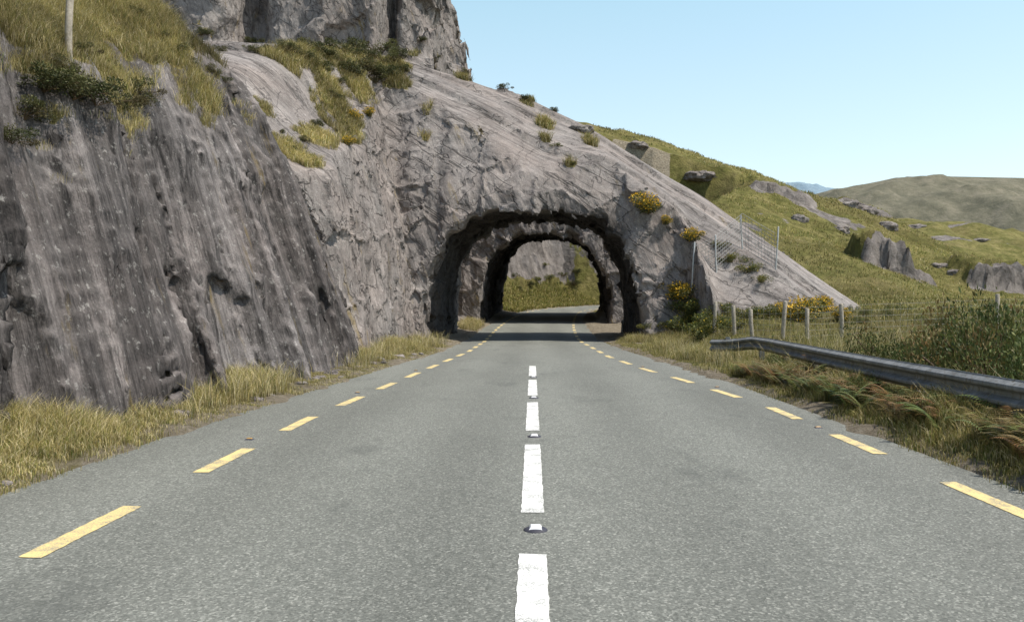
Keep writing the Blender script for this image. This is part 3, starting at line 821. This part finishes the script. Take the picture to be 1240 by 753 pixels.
# ------------------------------------------------------------------ shrubs
def shrub_mesh(name,R,Hh,nleaf,ls,pal,flower=None,ff=0.,seed=0,asp=.5,clumps=9,spread=.42):
    r=np.random.default_rng(seed)
    cc=np.stack([r.normal(0,spread,clumps)*R,r.normal(0,spread,clumps)*R,r.uniform(.15,.8,clumps)**1.3*Hh],1)
    cr=r.uniform(.18,.42,clumps)
    wh=r.integers(0,clumps,nleaf)
    d=r.normal(0,1,(nleaf,3)); d/=np.linalg.norm(d,axis=1,keepdims=True)
    rad=r.uniform(.25,1.35,nleaf)**.6
    P=cc[wh]+d*(rad*cr[wh])[:,None]*np.array([R,R,Hh*.8])
    P[:,2]=np.abs(P[:,2])
    a=d+r.normal(0,.7,(nleaf,3))+np.array([0,0,.3]); a/=np.linalg.norm(a,axis=1,keepdims=True)
    b=np.cross(a,r.normal(0,1,(nleaf,3))); b/=np.linalg.norm(b,axis=1,keepdims=True)+1e-6
    L=ls*r.uniform(.5,1.5,nleaf)
    A=a*L[:,None];B=b*(L*asp)[:,None]/2
    Vv=np.stack([P,P+A*.5+B,P+A,P+A*.5-B],1).reshape(-1,3)
    pal=np.array(pal); cb=pal[r.integers(0,len(pal),clumps)]
    c=(pal[r.integers(0,len(pal),nleaf)]*.35+cb[wh]*.65)*r.uniform(.6,1.35,(nleaf,1))
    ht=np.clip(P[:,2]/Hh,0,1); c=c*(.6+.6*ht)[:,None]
    if flower is not None:
        m=(r.random(nleaf)<ff*(.3+ht))&(rad>.8); c[m]=np.array(flower)*r.uniform(.8,1.15,(m.sum(),1))
    k=np.arange(nleaf)*4; q=np.stack([k,k+1,k+2,k+3],1)
    cl=np.repeat(c,4,0)
    sv=[];sq=[]
    for i in range(clumps):
        e_=cc[i]; tv,tq=tube([(0,0,-.1),(e_[0]*.4,e_[1]*.4,e_[2]*.5),tuple(e_)],.010*R+.003,4); kk=len(sv); sv+=tv; sq+=[tuple(z+kk for z in f) for f in tq]
    sv=np.array(sv); sq=np.array(sq)+len(Vv)
    return mk_mesh(name,np.concatenate([Vv,sv]),np.concatenate([q,sq]),None,np.concatenate([cl,np.tile([[.13,.09,.05]],(len(sv),1))]),smooth=False)
GO=[(.10,.125,.03),(.14,.16,.04),(.07,.09,.02),(.18,.17,.05)]
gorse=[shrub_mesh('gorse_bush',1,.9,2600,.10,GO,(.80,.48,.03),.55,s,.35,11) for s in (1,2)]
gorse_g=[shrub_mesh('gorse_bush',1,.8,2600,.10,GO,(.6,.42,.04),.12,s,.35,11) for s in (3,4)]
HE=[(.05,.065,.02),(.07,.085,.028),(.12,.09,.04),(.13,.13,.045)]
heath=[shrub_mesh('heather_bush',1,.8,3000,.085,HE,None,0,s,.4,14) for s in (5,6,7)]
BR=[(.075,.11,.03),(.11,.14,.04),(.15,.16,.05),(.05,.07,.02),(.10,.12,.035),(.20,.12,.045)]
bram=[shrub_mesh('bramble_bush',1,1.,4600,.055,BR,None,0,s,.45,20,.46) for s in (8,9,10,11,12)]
def place(meshes,name,pt,s,label,cat,group,sz=None):
    me_=random.choice(meshes)
    o=add_obj(name,me_,LEAF,label=label,cat=cat,group=group,loc=pt)
    o.scale=(s,s,(sz or s)); o.rotation_euler=(0,0,random.uniform(0,6.28)); return o
allb=[bvh,gbvh]
def sight2(a,b):
    d=Vector(((a-645)/1006.,1,(372-b)/1006.)).normalized(); best=None
    for t in allb:
        h=t.ray_cast(CAM,d)
        if h[0] is not None and (best is None or h[3]<best[1]): best=(h[0],h[3])
    return best[0] if best else None
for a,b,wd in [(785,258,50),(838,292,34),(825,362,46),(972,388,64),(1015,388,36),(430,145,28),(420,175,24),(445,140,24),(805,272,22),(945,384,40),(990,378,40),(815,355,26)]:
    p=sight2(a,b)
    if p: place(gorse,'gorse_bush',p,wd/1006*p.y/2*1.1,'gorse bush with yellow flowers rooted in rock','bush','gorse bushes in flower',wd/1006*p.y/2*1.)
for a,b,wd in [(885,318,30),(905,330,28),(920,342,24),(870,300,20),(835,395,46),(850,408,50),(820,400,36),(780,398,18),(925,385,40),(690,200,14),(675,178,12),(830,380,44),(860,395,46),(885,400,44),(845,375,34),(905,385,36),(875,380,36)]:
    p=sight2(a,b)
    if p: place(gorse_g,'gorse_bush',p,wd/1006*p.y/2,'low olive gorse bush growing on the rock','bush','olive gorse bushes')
hs=[(345,75,26),(370,72,32),(395,68,30),(420,66,32),(445,70,36),(470,76,36),(490,86,26),(455,100,30),(435,95,26),(410,100,22),(400,118,26),(380,150,22),(365,170,20),(350,182,20),(375,195,16),(340,160,14),
    (345,64,38),(370,62,44),(400,60,46),(430,60,48),(460,66,48),(300,50,24),(320,62,30),(485,70,38),(440,85,48),(470,92,44),(415,85,42),(390,85,40),
    (45,105,90),(80,115,90),(110,122,84),(140,130,64),(165,125,50),(20,140,70),(5,170,60),(60,80,50),(160,110,50),(225,75,30),(250,85,28),(270,98,20),(210,60,30),(190,45,30),(265,60,20),(300,60,18),(240,40,26),(130,80,36),(95,60,32),(560,90,18),(530,70,12),(590,100,14),(160,20,36),(510,50,16),
    (575,85,20),(610,108,18),(635,122,20),(670,135,16)]
for a,b,wd in hs:
    p=sight(a,b)
    if p: place(heath,'heather_bush',p,wd/1006*p.y/2,'dark heather clump on a rock ledge','bush','heather clumps on ledges',wd/1006*p.y/2*.9)
for a,b,wd in [(628,352,16),(640,345,14),(650,340,14),(665,338,16),(680,335,14),(695,345,18),(700,330,14),(622,335,12),(660,322,10)]:
    p=sight2(a,b)
    if p: place(heath+gorse_g,'heather_bush',p,wd/1006*p.y/2,'low scrub bush on the bank beyond the tunnel','bush','scrub on the far bank')
r2=random.Random(5)
spots=[]
for x,y,s in [(6.0,9.5,.75),(6.3,11,.85),(6.6,12.5,.95),(7.2,13.5,1.1),(6.4,14.5,.7),(7.8,15,1.1),(7.0,16.5,.8),(8.6,17,1.1),(7.6,18.5,.8),(6.6,18,.55),(9.6,17.8,1.),(8.4,20,.7),(6.8,20.5,.5),(10.5,19.5,.9),(11.8,21,.8),(6.2,8.2,.7),(7.2,10.5,.7),(6.0,12,.6),(6.2,15.8,.6)]:
    spots.append((x+.2,y,s*1.15,1.35*r2.uniform(.6,1.2)))
for i in range(38):
    y=6.2+r2.random()*12; s=r2.uniform(.28,.52); spots.append((4.78+.02*y+r2.uniform(-.12,.12),y,s,1.1))
for i in range(26):
    y=r2.uniform(24,44); x=r2.uniform(.34,.62)*y+1; spots.append((x,y,r2.uniform(.3,.6),1.))
for x,y,s,v in spots:
    place(bram,'bramble_bush',(x,y,gz(x,y)-.05),s*.8,'tangled bramble bush beside the crash barrier','bush','bramble bushes',s*v)
def fern_mesh(seed,red):
    r=np.random.default_rng(seed); Vv=[];Tt=[];C=[]
    for f in range(9):
        an=r.uniform(0,6.28); L=r.uniform(.6,1.0); dirv=np.array([math.cos(an),math.sin(an),0]); sd=np.array([-dirv[1],dirv[0],0])
        col_=np.array(red[r.integers(0,len(red))])*r.uniform(.7,1.2)
        for s in range(22):
            t=(s+1)/23; p=dirv*L*t*.7+np.array([0,0,1])*L*(1.25*t-.8*t*t)
            w=L*.30*(1-t)*(.6 if t<.15 else 1)
            for sg in (-1,1):
                k=len(Vv); tip=p+sd*sg*w+dirv*w*.35-np.array([0,0,.15*w])
                Vv+=[p-dirv*.012,p+dirv*.015,tip]; Tt.append((k,k+1,k+2)); C+=[col_*.8,col_*.8,col_*1.1]
    return mk_mesh('bracken_fern',Vv,None,Tt,np.array(C),smooth=False)
ferns=[fern_mesh(1,[(.24,.13,.05),(.28,.16,.06),(.16,.15,.04)]),fern_mesh(2,[(.11,.15,.035),(.15,.18,.045),(.22,.17,.06)]),fern_mesh(3,[(.26,.15,.06),(.16,.17,.045)]),fern_mesh(4,[(.10,.14,.03),(.14,.17,.04)]),fern_mesh(5,[(.20,.15,.05),(.13,.16,.045)])]
for i in range(290):
    if i<190: y=5.5+13*r2.random()**1.3; x=float(roadR(y))+r2.uniform(.55,1.15); s=r2.uniform(.5,.95)
    else: y=5.5+16*r2.random()**1.2; x=float(roadR(y))+r2.uniform(1.3,3.6); s=r2.uniform(.7,1.2)
    o=add_obj('bracken_fern',r2.choice(ferns),LEAF,label='rusty and green bracken fern on the verge',cat='fern',group='bracken ferns',loc=(x,y,gz(x,y)-.03))
    o.scale=(s,s,s); o.rotation_euler=(0,0,r2.uniform(0,6.28))

# ------------------------------------------------------------------ boulders
def boulder(name,pt,sx,sy,sz,seed,label,cat='boulder',sub=4,group=None,wl=0.):
    import bmesh
    bm=bmesh.new(); bmesh.ops.create_icosphere(bm,subdivisions=sub,radius=1)
    v=np.array([x.co[:] for x in bm.verts]); bm.faces.ensure_lookup_table(); t=np.array([[w_.index for w_ in f.verts] for f in bm.faces]); bm.free()
    sg=np.sign(v)*np.abs(v)**.75; v=sg/np.maximum(np.linalg.norm(sg,axis=1,keepdims=True),1e-6)*(1+.12*(np.abs(v).sum(1,keepdims=True)-1.3))
    p=v*1.6+seed*7.3
    c,e_=cell(p[:,0],p[:,1],p[:,2],seed)
    v=v*(1+.16*c+.12*fbm(p[:,0]*2,p[:,1]*2,p[:,2]*2,3,seed))[:,None]*np.array([sx,sy,sz])
    me_=mk_mesh(name,v,None,t,smooth=True,attrs={'grass':np.zeros(len(v)),'wall':np.full(len(v),wl),'bore':np.zeros(len(v))})
    return add_obj(name,me_,ROCK,label=label,cat=cat,loc=pt,group=group)
k=0
for a,b,wd,hh_ in [(1025,250,26,12),(1045,256,20,12),(1068,274,22,12),(965,266,18,12),(845,212,30,9),(1013,278,18,9),(700,156,30,8),(772,176,24,7),(1100,276,26,7),(1150,330,16,8),(1180,292,20,6),(1130,322,18,7)]:
    p=None
    for db in range(0,40,2):
        p=sight2(a,b+db)
        if p is not None: break
    if p is None: continue
    k+=1; s=p.y/1006
    boulder('boulder',p-Vector((0,0,hh_*s*.35)),wd*s*.6,wd*s*.5,hh_*s*.75,k,'weathered grey boulder on the grassy slope',group='boulders on the slope')
for i in range(38):
    y=6.8+r2.random()**1.2*23; x=float(roadL(y))-r2.uniform(.1,.75); s=r2.uniform(.03,.08)
    if i%7==0: s*=1.8
    boulder('stone',(x,y,float(Hg(np.array([x]),np.array([y]))[0])+s*.1),s*1.5,s*1.2,s*.7,100+i,'small pale stone fallen onto the dry verge','stone',2,'stones at the cliff foot')

# ------------------------------------------------------------------ light, sky, camera
sd=Vector((.46,-.12,.86)).normalized()
sun=bpy.data.lights.new('sun','SUN'); sun.energy=5.; sun.angle=math.radians(.5); sun.color=(1,.94,.84)
so=bpy.data.objects.new('sun',sun); col.objects.link(so); so.rotation_euler=sd.to_track_quat('Z','Y').to_euler()
wd=bpy.data.worlds.new('World'); scene.world=wd; wd.use_nodes=True
nt=wd.node_tree; bg=nt.nodes['Background']; sk=nt.nodes.new('ShaderNodeTexSky'); sk.sky_type='NISHITA'; sk.sun_disc=False
sk.sun_elevation=math.asin(sd.z); sk.sun_rotation=math.atan2(sd.x,sd.y); sk.air_density=1.; sk.dust_density=1.2; sk.ozone_density=1.5
tc=nt.nodes.new('ShaderNodeTexCoord'); sp=nt.nodes.new('ShaderNodeSeparateXYZ'); nt.links.new(tc.outputs['Generated'],sp.inputs[0])
rp=nt.nodes.new('ShaderNodeValToRGB'); nt.links.new(sp.outputs[2],rp.inputs[0])
E=rp.color_ramp.elements
E[0].position=0; E[0].color=(.50,.47,.38,1); E[1].position=.6; E[1].color=(0,0,0,1)
e_=E.new(.12); e_.color=(.41,.46,.39,1); e_=E.new(.34); e_.color=(.27,.41,.37,1)
sc_=nt.nodes.new('ShaderNodeVectorMath'); sc_.operation='SCALE'; sc_.inputs['Scale'].default_value=1/.14; nt.links.new(rp.outputs[0],sc_.inputs[0])
ad=nt.nodes.new('ShaderNodeVectorMath'); ad.operation='ADD'; nt.links.new(sk.outputs[0],ad.inputs[0]); nt.links.new(sc_.outputs[0],ad.inputs[1])
nt.links.new(ad.outputs[0],bg.inputs[0]); bg.inputs[1].default_value=.14
cam=bpy.data.cameras.new('camera'); cam.lens=29.2; cam.sensor_width=36; cam.clip_end=8000
co=bpy.data.objects.new('camera',cam); col.objects.link(co); co.location=CAM
co.rotation_euler=(math.radians(90-.26),0,math.radians(1.42)); scene.camera=co
scene.view_settings.view_transform='Standard'; scene.view_settings.look='None'; scene.view_settings.exposure=0
print('done',time.time()-T0)
